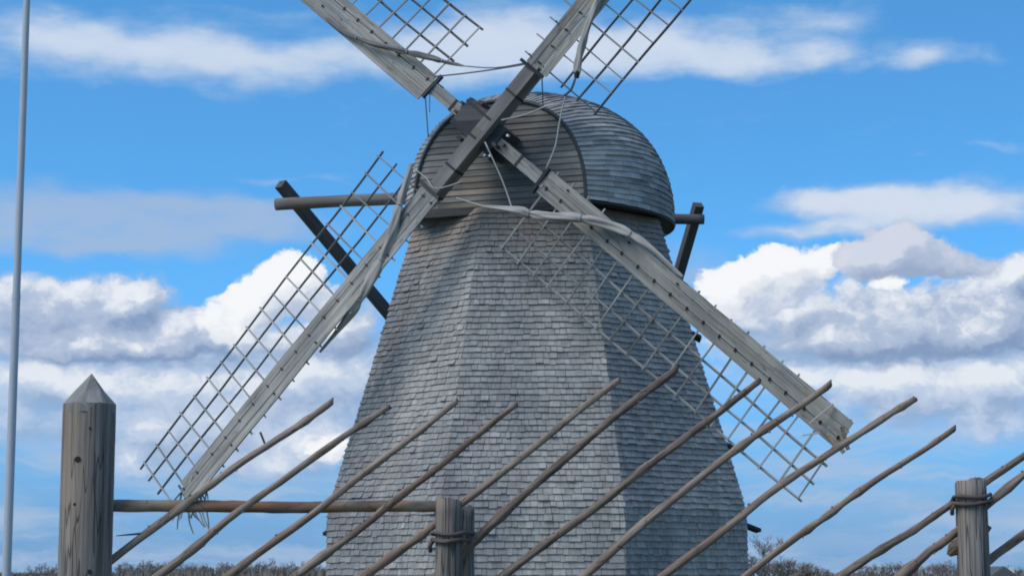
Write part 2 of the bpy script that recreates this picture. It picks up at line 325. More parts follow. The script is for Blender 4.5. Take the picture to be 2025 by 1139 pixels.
# ------------------------------------------------------------------ ground
def gz(x, y):
    s = min(1, max(0, (y - 2.5) / 5.0)); s = s * s * (3 - 2 * s)
    return 0.75 * s - 0.15 * min(1, max(0, (y - 12) / 15)) + (0.05 * math.sin(x * 0.7) * math.sin(y * 0.5) if abs(x) < 60 and -30 < y < 90 else 0)
ys = [-3000, -600, -120, -40, -20, -10, -5, 0, 2, 3, 4, 5, 6, 7, 8, 9, 10, 12, 14, 17, 20, 25, 30, 36, 42, 50, 60, 80, 120, 200, 400, 900, 2000, 6000]
xs = [-5000, -2000, -700, -250, -100, -60, -40, -25, -15, -10, -6, -3, 0, 3, 6, 10, 15, 25, 40, 60, 100, 250, 700, 2000, 5000]
gm = MB(); nx_ = len(xs)
gm.add([(x, y, gz(x, y)) for y in ys for x in xs], [(j * nx_ + i, j * nx_ + i + 1, (j + 1) * nx_ + i + 1, (j + 1) * nx_ + i) for j in range(len(ys) - 1) for i in range(nx_ - 1)], [(x, y, 0) for y in ys for x in xs], 0.5)
tag(gm.build('ground', M['grass'], smooth=True), kind='structure')

# ------------------------------------------------------------------ windmill
AX = Vector((0.50, 38.0, 0.6)); CAX = Vector((0.564, 38.0, 8.2))
mill = empty('windmill', AX, 'grey shingled smock windmill with rounded cap and four lattice sails', 'windmill')
PROF = [(0.45, 4.06), (2.74, 4.05), (3.0, 3.97), (3.9, 3.70), (4.51, 3.51), (6.235, 2.99), (7.0, 2.77), (8.185, 2.42), (8.19, 2.15), (8.24, 2.15)]
def prof(z):
    for (a, ra), (b, rb) in zip(PROF, PROF[1:]):
        if z <= b: return ra + (rb - ra) * (z - a) / (b - a)
    return PROF[-1][1]
def vert(k, z, extra=0.0):
    th = R(-25 + 45 * k); r = prof(z) + extra
    return Vector((AX.x + r * math.sin(th), AX.y - r * math.cos(th), z))
core = MB()
zs = [p[0] for p in PROF]
vsx = [vert(k, z, -0.03) for z in zs for k in range(8)]
core.add(vsx, [(i * 8 + k, i * 8 + (k + 1) % 8, (i + 1) * 8 + (k + 1) % 8, (i + 1) * 8 + k) for i in range(len(zs) - 1) for k in range(8)] + [tuple(range(7, -1, -1)), tuple((len(zs) - 1) * 8 + k for k in range(8))], [(v.x, v.z, 0) for v in vsx], 0.5)
tower = core.build('tower', M['under'], mill, AX)
# courses of shingles
EXPO = 0.113
sh = []       # (score, corner function data)
for k in range(8):
    z = 0.5; row = 0
    thm = R(-2.5 + 45 * k)
    facing = math.cos(thm)
    while z < 8.10:
        r0 = prof(z); r1 = prof(z + 0.04); sl = math.atan2(r0 - r1, 0.04)
        dz = EXPO * math.cos(sl) * (1.0 if z < 7.9 else 0.9)
        a = vert(k, z); b = vert((k + 1) % 8, z); W_ = W0 = (b - a).length; e = (b - a).normalized()
        zt = min(z + dz * 1.32, 8.18)
        a2 = vert(k, zt); b2 = vert((k + 1) % 8, zt); W2 = (b2 - a2).length; e2 = (b2 - a2).normalized()
        nf = Vector((math.sin(thm), -math.cos(thm), 0)); s_ = ((a2 + b2) / 2 - (a + b) / 2).normalized(); nf = (nf - s_ * nf.dot(s_)).normalized()
        x = -rnd.uniform(0.0, 0.03); W_ += rnd.uniform(0.0, 0.03)
        rowtone = rnd.uniform(-0.08, 0.08)
        while x < W_ - 0.002:
            w = rnd.choice((0.09, 0.10, 0.12, 0.13, 0.15, 0.17, 0.20)) * rnd.uniform(0.9, 1.1)
            if W_ - x - w < 0.07: w = W_ - x
            g = rnd.uniform(0.0015, 0.0045); jz = rnd.uniform(-0.010, 0.008); pr = rnd.uniform(0.022, 0.038) + (rnd.uniform(.01, .03) if rnd.random() < .03 else 0)
            if rnd.random() < 0.015: jz -= 0.02
            x0, x1 = x + g, x + w - g
            o0 = x0 / W0; o1 = x1 / W0
            B0 = a + e * x0 + s_ * jz; B1 = a + e * x1 + s_ * (jz + rnd.uniform(-0.003, 0.003)); T0 = a2 + e2 * (o0 * W2); T1 = a2 + e2 * (o1 * W2)
            th_ = 0.016
            c8 = [B0 + nf * (pr - th_ - 0.012), B1 + nf * (pr - th_ - 0.012), B1 + nf * pr, B0 + nf * pr, T0 - nf * 0.02, T1 - nf * 0.02, T1 - nf * 0.001, T0 - nf * 0.001]
            tone = min(1, max(0, 0.47 + rowtone + rnd.gauss(0, 0.09) + (0.45 if rnd.random() < 0.008 else 0)))
            h = (T0 - B0).length; so = rnd.random() * 40
            gs = [(0, x0, so), (0, x1, so), (0, x1 + .01, so), (0, x0 + .01, so), (h, x0, so), (h, x1, so), (h, x1 + .01, so), (h, x0 + .01, so)]
            vis = facing > 0.15 and 1.65 < z < 8
            sh.append(((w * facing / (AX.y - facing * r0)) if vis else -1, c8, gs, tone, z))
            x += w
        z += dz; row += 1
order = sorted(range(len(sh)), key=lambda i: -sh[i][0])
single = set(order[:300])
rest = MB()
for i, (scr, c8, gs, tone, z) in enumerate(sh):
    if i in single:
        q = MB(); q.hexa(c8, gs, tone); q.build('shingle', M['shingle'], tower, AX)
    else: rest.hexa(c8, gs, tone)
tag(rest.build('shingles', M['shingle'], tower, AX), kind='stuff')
# small hoods over the side openings
def hood(k, z, out=0.24, w=0.75):
    thm = R(-2.5 + 45 * k); nf = Vector((math.sin(thm), -math.cos(thm), 0)); e = Vector((math.cos(thm), math.sin(thm), 0))
    ap = prof(z) * math.cos(R(22.5)); c = Vector((AX.x, AX.y, z)) + nf * ap
    h = MB(); a0 = c + Vector((0, 0, 0.11)) - nf * 0.06; a1 = c + nf * out - Vector((0, 0, 0.05)); t = Vector((0, 0, 0.06))
    h.hexa([a0 - e * w / 2, a0 + e * w / 2, a1 + e * w / 2, a1 - e * w / 2, a0 - e * w / 2 + t, a0 + e * w / 2 + t, a1 + e * w / 2 + t, a1 - e * w / 2 + t], None, 0.3)
    hd = h.build('window_hood', M['tarwood'], mill, AX)
    wv = MB(); pz = -0.62; d_ = prof(z + pz) * math.cos(R(22.5)) + 0.03
    cc = Vector((AX.x, AX.y, z + pz)) + nf * d_; c2 = Vector((AX.x, AX.y, z)) + nf * (ap + 0.03)
    for s in (-1, 1): wv.bar(cc + e * s * 0.28, c2 + e * s * 0.28, 0.07, 0.05, nf, 0.4)
    wv.bar(cc - e * 0.31, cc + e * 0.31, 0.05, 0.07, nf, 0.4)
    wv.build('window_frame', M['tarwood'], hd, AX)
hood(2, 6.04); hood(2, 3.98); hood(2, 2.46, 0.34, 1.3); hood(6, 2.40, 0.22, 1.3)

# ---- cap: flat round-headed gable in front, bulging sides, rounded behind
ca, sa = math.cos(R(20)), math.sin(R(20))
U = Vector((-sa, -ca, 0)); V = Vector((ca, -sa, 0)); Z = Vector((0, 0, 1))
CAPZ = 8.2; UF = 2.3; LF, LR_ = 3.08, 2.75; CW, CH, SE = 2.50, 2.40, 2.3
def capwh(u):
    L = LF if u > 0 else LR_
    q = max(0.0, 1 - (u / L) ** 2)
    return CW * math.sqrt(q), CH * q ** (0.26 if u > 0 else 0.40)
def S(u, th, off=0.0):
    w, h = capwh(u); c, s = math.cos(th), math.sin(th)
    v = w * math.copysign(abs(c) ** (2 / SE), c); z = h * abs(s) ** (2 / SE)
    return CAX + U * u + V * v + Z * z
def Sn(u, th):
    d = 0.01
    a = S(min(u + d, UF), th) - S(u - d, th); t = min(max(th, d * 1.5), math.pi - d * 1.5); b = S(u, t + d) - S(u, t - d)
    n = a.cross(b)
    if n.length < 1e-9: return -U
    n.normalize(); o = S(u, th) - CAX
    return n if n.dot(o) > 0 else -n
cc = MB(); us = [UF - 0.02 - i * (UF + LR_ - 0.04) / 24 for i in range(25)]; tn = 32
for i, u in enumerate(us):
    pass
vsx = [S(u, math.pi * j / tn) - Sn(u, math.pi * j / tn) * 0.02 for u in us for j in range(tn + 1)]
fc = [(i * (tn + 1) + j, i * (tn + 1) + j + 1, (i + 1) * (tn + 1) + j + 1, (i + 1) * (tn + 1) + j) for i in range(24) for j in range(tn)]
fc.append(tuple(range(tn + 1)))
fc.append(tuple(i * (tn + 1) for i in range(25)) + tuple(i * (tn + 1) + tn for i in range(24, -1, -1)))
cc.add(vsx, fc, [(0, 0, 0)] * len(vsx), 0.4)
cap = cc.build('cap', M['under'], mill, AX)
# equal-arc rows measured on the mid section
arc = [0.0]; NN = 400
for j in range(NN): arc.append(arc[-1] + (S(0.3, math.pi / 2 * (j + 1) / NN) - S(0.3, math.pi / 2 * j / NN)).length)
def th_at(s):
    for j in range(NN):
        if arc[j + 1] >= s: return math.pi / 2 * (j + (s - arc[j]) / (arc[j + 1] - arc[j])) / NN
    return math.pi / 2
rows = int(arc[-1] / 0.112); pitch = arc[-1] / rows
pieces = []
for side in (0, 1):
    for i in range(rows):
        t0 = th_at(i * pitch); t1 = th_at(min(arc[-1], (i + 1.28) * pitch))
        if side: t0, t1 = math.pi - t0, math.pi - t1
        u = UF + 0.035; rt = rnd.uniform(-0.1, 0.1)
        while u > -LR_ + 0.12:
            w = rnd.uniform(0.26, 0.55); u2 = max(u - w, -LR_ + 0.1)
            if u2 + LR_ < 0.3: u2 = -LR_ + 0.1
            def pt(uu, tt, off):
                return S(min(uu, UF), tt) + Sn(min(uu, UF - 0.02), tt) * off + U * max(0, uu - UF)
            g = 0.004; ob = rnd.uniform(0.024, 0.036); tb = t0 + rnd.uniform(-0.003, 0.002) * (1 if not side else -1)
            c8 = [pt(u - g, tb, ob - 0.024), pt(u2 + g, tb, ob - 0.024), pt(u2 + g, tb, ob), pt(u - g, tb, ob), pt(u - g, t1, -0.01), pt(u2 + g, t1, -0.01), pt(u2 + g, t1, 0.004), pt(u - g, t1, 0.004)]
            L = u - u2; so = rnd.random() * 40
            gs = [(0, 0, so), (L, 0, so), (L, .02, so), (0, .02, so), (0, .13, so), (L, .13, so), (L, .15, so), (0, .15, so)]
            vis = side == 0 and u > -1.6 and (c8[3] - Vector((0, 0, EYE))).dot(Sn(min((u + u2) / 2, UF - 0.02), (t0 + t1) / 2)) < 0
            pieces.append((vis and L or -u - 9, c8, gs, min(1, max(0, 0.46 + rt + rnd.gauss(0, 0.18)))))
            u = u2
order = sorted(range(len(pieces)), key=lambda i: -pieces[i][0]); single = set(order[:300]); rest = MB()
for i, (scr, c8, gs, tone) in enumerate(pieces):
    if i in single:
        q = MB(); q.hexa(c8, gs, tone); q.build('cap_shingle', M['capshingle'], cap, AX)
    else: rest.hexa(c8, gs, tone)
tag(rest.build('cap_shingles', M['capshingle'], cap, AX), kind='stuff')
# gable planks
def gv(z):
    w, h = capwh(UF); q = max(0.0, 1 - (max(0, z) / h) ** SE); return w * q ** (1 / SE)
GO = CAX + U * UF
_, GH = capwh(UF); npl = 17; ph = GH / npl
for i in range(npl):
    z0, z1 = i * ph + 0.003, (i + 1) * ph + 0.012
    w0, w1 = gv(z0) - 0.015, max(0.06, gv(min(z1, GH - 0.004)) - 0.015)
    f0, f1 = 0.034 + rnd.uniform(-.004, .006), 0.016
    q = MB(); c8 = []
    for (z, w, fr) in ((z0, w0, f0), (min(z1, GH - 0.004), w1, f1)):
        c8 += [GO + Z * z - V * w + U * -0.01, GO + Z * z + V * w + U * -0.01, GO + Z * z + V * w + U * fr, GO + Z * z - V * w + U * fr]
    so = rnd.random() * 40
    q.hexa(c8, [(-w0, 0, so), (w0, 0, so), (w0, .01, so), (-w0, .01, so), (-w1, ph, so), (w1, ph, so), (w1, ph + .01, so), (-w1, ph + .01, so)], rnd.uniform(.15, .85))
    q.t = [x + 0 for x in q.t]; q.build('gable_plank', M['gable'], cap, AX)
rim = MB(); rp = [S(UF, math.pi * j / 48) + U * 0.05 - Sn(UF - 0.02, math.pi * j / 48) * 0.025 for j in range(49)]
rim.tube(rp, 0.038, 6); rim.build('gable_rim', M['rim'], cap, AX)
sill = MB(); sill.bar(GO - V * 1.72 - Z * 0.07 + U * -0.06, GO + V * 1.72 - Z * 0.07 + U * -0.06, 0.20, 0.14, Z, .3); sill.build('gable_sill', M['tarwood'], cap, AX)
eav = MB(); ep = [S(u, 0) - Z * 0.02 for u in us] + [S(u, math.pi) - Z * 0.02 for u in reversed(us)]
eav.tube(ep, 0.016, 6); eav.build('eave_band', M['rim'], cap, AX)

# ---- tail beams and braces behind the cap
def log(name, pts, r0, r1, mat, n=10, parent=mill, org=AX, rough=0.03, spans=6):
    b = MB(); pp = spline(pts, spans); m = len(pp)
    b.tube(pp, [r0 + (r1 - r0) * i / (m - 1) for i in range(m)], n, tone=0.5, rough=rough); return b.build(name, mat, parent, org, True)
log('cross_beam', [(-4.62, 38.95, 8.80), (-2.2, 38.5, 8.83), (0.2, 38.2, 8.84)], 0.12, 0.12, M['log'])
log('cross_beam', [(3.881, 40.3, 8.742), (2.6, 40.25, 8.745), (1.0, 40.2, 8.75)], 0.105, 0.11, M['tarwood'])
tb = MB(); tb.bar((-4.57, 39.22, 9.26), (1.75, 46.0, 2.1), 0.20, 0.19, (0, 0, 1), .5); tb.build('tail_brace', M['tarwood'], mill, AX)
tb = MB(); tb.bar((3.80, 40.55, 9.09), (1.95, 46.0, 2.15), 0.19, 0.18, (0, 0, 1), .5); tb.build('tail_brace', M['tarwood'], mill, AX)
log('tail_pole', [(1.2, 39.6, 8.6), (1.6, 43, 5.2), (1.9, 46.6, 1.5), (2.0, 47.2, 0.5)], 0.14, 0.12, M['log'])

# ---- windshaft head and sails
HUB = Vector((-0.469, 35.162, 9.39))
t_ = R(2); n_ = Vector((-math.sin(R(20)) * math.cos(t_), -math.cos(R(20)) * math.cos(t_), math.sin(t_))); p_ = V.copy(); u_ = p_.cross(n_); u_ = u_ if u_.z > 0 else -u_
def frame(ang):
    a = R(ang); b = a - math.pi / 2
    return p_ * math.cos(a) + u_ * math.sin(a), p_ * math.cos(b) + u_ * math.sin(b)
ex, cx_ = frame(48.4)
hm = MB(); hm.bar(HUB - n_ * 0.95, HUB + n_ * 0.05, 0.60, 0.56, ex, .25); hub = hm.build('windshaft_head', M['tarwood'], mill, AX)
hm = MB(); c0 = HUB + ex * 0.03 - cx_ * 0.27
hm.bar(c0 + n_ * 0.05, c0 + n_ * 0.24, 0.62, 0.60, ex, .3, .95); hm.build('head_block', M['tarwood'], hub, AX)
for d_ in (-0.15, 0.15):
    w = MB(); w.bar(c0 + ex * d_ * 1.4 - cx_ * 0.31 + n_ * 0.235, c0 + ex * d_ * 1.4 + cx_ * 0.31 + n_ * 0.235, 0.045, 0.03, n_, .2); w.build('iron_strap', M['iron'], hub, AX)
for k in range(7):
    w = MB(); q = c0 + ex * rnd.uniform(-.24, .24) - cx_ * (0.31 + rnd.uniform(-.02, .04)); w.bar(q - n_ * 0.1, q + n_ * rnd.uniform(.12, .26), rnd.uniform(.05, .1), .05, ex, .3); w.build('wedge', M['tarwood'], hub, AX)
for (a, b, h) in ((0.05, 0.42, 0.10), (-0.3, 0.36, 0.10), (0.36, -0.36, 0.2), (-0.38, -0.32, 0.05), (0.12, -0.44, 0.1), (-0.05, 0.36, 0.2)):
    w = MB(); q = HUB + ex * a + cx_ * b; w.bar(q - n_ * 0.25, q + n_ * h, 0.09, 0.06, ex, .2); w.build('wedge', M['tarwood'], hub, AX)
for (a, b) in ((0.22, 0.40), (-0.26, 0.38), (-0.31, 0.30)):
    w = MB(); q = HUB + ex * a + cx_ * b; w.tube([q + n_ * 0.02, q + n_ * 0.09], [0.028, 0.024], 8); w.build('bolt', M['bolt'], hub, AX)
BETA = R(17)
A_, B_ = -41.3, -131.6
def make_sail(ang, hoff, rmax, seed, label, rlat=None, bs=0.0, bl=0.0):
    e, c = frame(ang); rr = random.Random(seed); O = HUB + n_ * hoff
    rlat = rlat or rmax + 0.02
    nn = n_ * math.cos(BETA) + c * math.sin(BETA)
    def sp(r, ch, h):                      # the sail is twisted: weather angle grows toward the tip
        b = R(9 + (r - 1.5) * 1.6)
        return O + e * r + (c * math.cos(b) - n_ * math.sin(b)) * ch + (n_ * math.cos(b) + c * math.sin(b)) * h
    def flat(r, ch, h=0.0): return HUB + e * r + c * ch + n_ * h
    st = MB()
    st.bar(O - n_ * 0.07, O - n_ * 0.07 + e * 1.5, 0.22, 0.36, n_, .55); st.bar(O + e * 1.5, O + e * (rmax - 0.1), 0.2, 0.17, nn, .5, 0.6)
    sail = st.build('sail', M['stock'], mill, AX); tag(sail, label)
    if hoff > 0:
        b = MB(); b.bar(O - n_ * 0.07, O - n_ * 0.07 + e * 1.44, 0.235, 0.372, n_, .6); b.build('stock_heel', M['log'], sail, AX)
    for r in (0.82, 1.38):
        b = MB(); b.bar(O - n_ * 0.07 + e * r, O - n_ * 0.07 + e * (r + 0.045), 0.245, 0.385, n_, .2); b.build('iron_band', M['iron'], sail, AX)
    b = MB(); b.bar(sp(1.40, -0.26, 0.1), sp(1.40, 0.26, 0.1), 0.06, 0.09, nn, .2); b.build('iron_strap', M['iron'], sail, AX)
    L0 = 1.44
    for (i0, i1, o0, o1, nm) in ((-0.255, -0.125, -0.315, -0.165, 'leading_board'), (-0.118, 0.035, -0.158, 0.032, 'middle_board'), (0.052, 0.20, 0.050, 0.225, 'trailing_board')):
        b = MB(); c8 = []; nseg = 12; so = rr.random() * 50; tone = rr.uniform(.4, .7)
        ra = L0 + rr.uniform(-.03, .05); rb = rmax + rr.uniform(-.06, .06)
        vs = []; gs = []
        for k in range(nseg + 1):
            f = k / nseg; r = ra + (rb - ra) * f; j = rr.uniform(-.006, .006); a0 = i0 + (o0 - i0) * f + j + bs + (bl if nm == 'leading_board' else 0); a1 = i1 + (o1 - i1) * f + j * .5 + bs; hh = 0.115 + rr.uniform(-.006, .006)
            vs += [sp(r, a0, hh - .03), sp(r, a1, hh - .03), sp(r, a1, hh), sp(r, a0, hh)]
            gs += [(r, a0, so), (r, a1, so), (r, a1 + .004, so), (r, a0 - .004, so)]
        fs = [(4 * k + q, 4 * k + (q + 1) % 4, 4 * k + 4 + (q + 1) % 4, 4 * k + 4 + q) for k in range(nseg) for q in range(4)] + [(3, 2, 1, 0), tuple(4 * nseg + q for q in range(4))]
        b.add(vs, fs, gs, tone); b.build(nm, M['board'], sail, AX)
    nb = 19; pegs = MB()
    for i in range(nb):
        r = 1.56 + i * (rlat - 0.12 - 1.56) / (nb - 1) + rr.uniform(-.02, .02); tw = rr.uniform(-.05, .05); wb = rr.uniform(.8, 1.2)
        b = MB(); b.bar(sp(r, -0.325 + rr.uniform(-.03, .02), 0.06), sp(r + tw, 1.41 + rr.uniform(-.03, .02), 0.06), 0.029 * wb, 0.027 * wb, nn, rr.uniform(.2, .9)); b.build('cross_bar', M['lath'], sail, AX)
        pegs.bar(sp(r, 0.01, 0.122), sp(r + .01, 0.075, 0.122), 0.026, 0.03, nn, .2)
        if rr.random() < .25: pegs.bar(sp(r, -0.2, 0.13), sp(r + .01, -0.17, 0.13), 0.03, 0.04, nn, .2)
    tag(pegs.build('pegs', M['iron'], sail, AX), kind='stuff')
    for ch in (0.60, 0.99, 1.385):
        b = MB(); pts = [sp(r, ch + 0.012 * math.sin(r * 2 + ch * 9), 0.022 + (0.012 * math.sin(r * 1.7))) for r in [1.46 + (rlat - 1.46) * k / 10 for k in range(11)]]
        b.tube(pts, [0.023 * rr.uniform(.9, 1.1) for _ in range(11)], 4, tone=rr.uniform(.4, .8)); b.build('long_bar', M['lath' if ang == A_ else 'lathdk'], sail, AX)  # long bars seen against the sky get the painted silhouette tone
    return sail, sp, flat
sLR, pLR, fLR = make_sail(A_, -0.10, 8.42, 1, 'sail with pale rolled canvas tied across its inner end, hanging in front of the tower')
sLL, pLL, fLL = make_sail(B_, 0.13, 8.42, 2, 'sail reaching down behind the fence with a frayed outer end', 8.92)
sUL, pUL, fUL = make_sail(A_ + 180, -0.10, 8.40, 3, 'raised sail bound with a thin dark canvas roll', bl=-0.09)
sUR, pUR, fUR = make_sail(B_ + 180, 0.13, 8.40, 4, 'raised sail with a hanging bundle of canvas', bs=0.10)

def cloth(pts, rad, parent, mat, name='rolled_sailcloth', n=22, flat=0.8, lash=(.3, .55, .78), tw=3.0):
    """furled canvas: twisted folds, pinched by lashings"""
    pp = spline(pts, 12); m = len(pp); k = len(rad) - 1; rs = []
    for i in range(m):
        f = i / (m - 1) * k; a = min(int(f), k - 1); g = i / (m - 1)
        pinch = 1 - 0.32 * sum(math.exp(-((g - l) / .022) ** 2) for l in lash)
        rs.append((rad[a] + (rad[a + 1] - rad[a]) * (f - a)) * pinch * (1 + 0.06 * math.sin(g * 31 + m)))
    b = MB(); b.tube(pp, rs, n, tone=.5, flat=flat)
    ph = rnd.uniform(0, 6)
    for i in range(m):
        for q in range(n):
            a = 2 * math.pi * q / n; g = i / (m - 1); t = g * tw * 2 * math.pi
            fo = 0.20 * math.sin(3 * a + t + ph) + 0.13 * math.sin(5 * a - t * .7 + 2 * ph + 2 * math.sin(g * 9)) + 0.05 * math.sin(9 * a + g * 40)
            j = i * n + q; b.v[j] = pp[i] + (b.v[j] - pp[i]) * (1 + fo)
    o = b.build(name, mat, parent, AX, True)
    for l in lash:
        i = int(l * (m - 1)); ax_ = (pp[min(i + 1, m - 1)] - pp[i - 1]).normalized(); x_ = ax_.cross(n_).normalized(); y_ = ax_.cross(x_)
        r = MB(); r.tube([pp[i] + (x_ * math.cos(q * math.pi / 5) + y_ * math.sin(q * math.pi / 5)) * rs[i] * 1.15 for q in range(10)], .010, 5, closed=True); r.build('lashing', M['rope'], parent, AX)
    return o
def rope(pts, r, parent, mat='rope', sag=0.0, name='rope'):
    pts = [Vector(p) for p in pts]
    if len(pts) == 2:
        a, b = pts; pts = [a + (b - a) * (i / 6) - Z * sag * 4 * (i / 6) * (1 - i / 6) for i in range(7)]
    b = MB(); b.tube(spline(pts, 4), r, 5, tone=.5); return b.build(name, M[mat], parent, AX, True)
# lower sail before the tower: canvas roll, tied by a rope
cloth([fLR(.95, 1.0, .2), fLR(1.3, .79, .22), fLR(1.62, .62, .25), fLR(1.97, .44, .26), fLR(2.4, .14, .25), fLR(2.81, -.09, .22), fLR(3.3, -.26, .19), fLR(3.9, -.32, .17), fLR(4.6, -.30, .15)], [.018, .045, .085, .06, .075, .085, .07, .045, .02], sLR, M['cloth'])
rope([fLR(.45, 1.2, .2), fLR(.7, 1.1, .18), fLR(1.0, .98, .2)], 0.016, sLR)
# descending sail behind the fence: long canvas roll over the board
cloth([fLL(1.25, .62, .25), fLL(1.67, .42, .28), fLL(1.94, .28, .29), fLL(2.43, .05, .28), fLL(2.89, -.11, .27), fLL(3.41, -.22, .25), fLL(3.9, -.27, .20), fLL(4.4, -.27, .15), fLL(4.9, -.25, .12)], [.04, .065, .07, .08, .085, .085, .07, .04, .015], sLL, M['cloth'], lash=(.25, .5, .7))
rope([fLL(1.3, .6, .25), fLL(1.28, .2, .3), fLL(1.30, -.1, .35), fLL(.9, -.35, .2)], 0.013, sLL)
# frayed end with torn canvas and loose laths
for j in range(26):
    q = MB(); r0 = 8.1 + rnd.uniform(0, .35); c0 = rnd.uniform(-.25, .25); a = fLL(r0, c0, .2)
    d = Vector((rnd.uniform(-.25, .35), rnd.uniform(-.1, .1), rnd.uniform(-.75, -.1)))
    q.tube(spline([a, a + d * .5 + Vector((rnd.uniform(-.1, .1), 0, rnd.uniform(-.06, .06))), a + d], 3), [.022, .02, .018, .016, .014, .012, .03 if rnd.random() < .3 else .008], 4, tone=rnd.random())
    q.build('torn_strip', M['cloth' if j % 3 else 'clothdk'], sLL, AX)
for (r0, c0, r1, c1) in ((6.72, -.30, 6.86, -.60),):
    q = MB(); q.bar(fLL(r0, c0, .05), fLL(r1, c1, .02), .03, .03, n_); q.build('loose_lath', M['lath'], sLL, AX)
# lashed and splintered tip of the sail before the tower
for (r0, c0, r1, c1, w) in ((7.95, -.29, 7.86, .2, .03), (8.3, -.1, 8.62, .12, .06), (8.2, .12, 8.6, .2, .07), (8.1, .2, 7.9, .42, .02), (8.25, .0, 8.0, .2, .02)):
    q = MB(); q.bar(fLR(r0, c0, .18), fLR(r1, c1, .17), w, .03, n_); q.build('splint', M['pole' if w > .04 else 'lath'], sLR, AX)
# raised sails
cloth([fUL(3.95, -.27, .12), fUL(3.61, -.28, .15), fUL(2.97, -.14, .17), fUL(2.3, .14, .17), fUL(1.72, .39, .15), fUL(1.4, .53, .13), fUL(1.11, .66, .12)], [.012, .034, .04, .048, .052, .036, .014], sUL, M['clothdk'])
cloth([fUR(4.6, -.1, .22), fUR(3.8, .02, .26), fUR(3.1, .19, .28), fUR(2.55, .38, .28), fUR(2.19, .53, .26), fUR(1.83, .75, .24)], [.05, .06, .066, .05, .064, .058], sUR, M['cloth'], flat=.9, lash=(.35,))
q = MB(); q.tube([fUR(1.86, .735, .24), fUR(1.76, .80, .23)], [.06, .04], 12); q.build('canvas_mouth', M['iron'], sUR, AX)  # solid dark plug painting the shade inside the bundle's open end
rope([fUR(1.74, .78, .22), fUR(1.55, .84, .2), fUR(1.39, .79, .15)], .024, sUR, 'ropedk')
rope([fUL(1.11, .66, .12), fUL(.6, 1.0, .1), fUR(1.5, -.12, .1)], .011, sUL, 'ropedk')
rope([fUL(1.42, .2, .1), fUR(1.46, -.12, .1)], .014, sUL, 'ropedk', .02)
rope([fUL(1.42, -.16, .02), fUL(1.42, -.16, .02) + Vector((.06, .05, -.80))], .012, sUL, 'ropedk')
rope([fUL(1.38, -.08, .0), fUL(1.38, -.08, .0) + Vector((.0, .02, -.38))], .008, sUL, 'ropedk')
rope([fUR(1.40, .16, .0), fUR(1.40, .16, .0) + Vector((.02, .1, -.55))], .012, sUR, 'ropedk')
rope([fUR(1.39, .82, .15), fUR(1.2, .92, .15), fUR(.92, 1.08, .14), fUR(.61, 1.27, .14), fUR(.21, 1.41, .15)], .015, sUR)
rope([fUR(1.26, .86, .15), fUR(1.02, .63, .14), fUR(.72, .46, .15), fUR(.36, .2, .25)], .015, sUR)
rope([fLR(.22, .12, .25), fLR(.9, .45, .12), fLR(1.45, .74, .16)], .014, sLR)

# ------------------------------------------------------------------ fence
Yf = 9.5
FB = Vector((0.2, Yf, 0.72))
fence = empty('pole_fence', FB, 'slanted roundpole fence of bare wooden poles tied to paired posts', 'fence')
POLES = [((-2.004, 1.576), (-1.356, 2.068), (-0.844, 2.414)), ((-1.652, 1.601), (-1.188, 1.962), (-0.582, 2.393)), ((-1.323, 1.601), (-0.763, 2.02), (-0.261, 2.412)), ((-1.005, 1.601), (-0.503, 1.985), (0.023, 2.4)),
         ((-0.688, 1.601), (-0.219, 1.95), (0.506, 2.514)), ((-0.359, 1.594), (0.302, 2.198), (0.781, 2.572)), ((-0.041, 1.601), (0.562, 2.056), (1.167, 2.507)), ((0.335, 1.601), (0.918, 2.091), (1.507, 2.5)),
         ((0.7, 1.601), (1.296, 2.044), (1.898, 2.428)), ((1.087, 1.601), (1.578, 1.962), (2.084, 2.286)), ((1.534, 1.601), (2.062, 1.938), (2.75, 2.40)), ((1.805, 1.601), (2.07, 1.809), (2.85, 2.44)), ((2.086, 1.576), (2.218, 1.669), (2.95, 2.18))]
WID = [20, 19, 19, 19, 19, 22, 20, 20, 19, 17, 19, 21, 24]
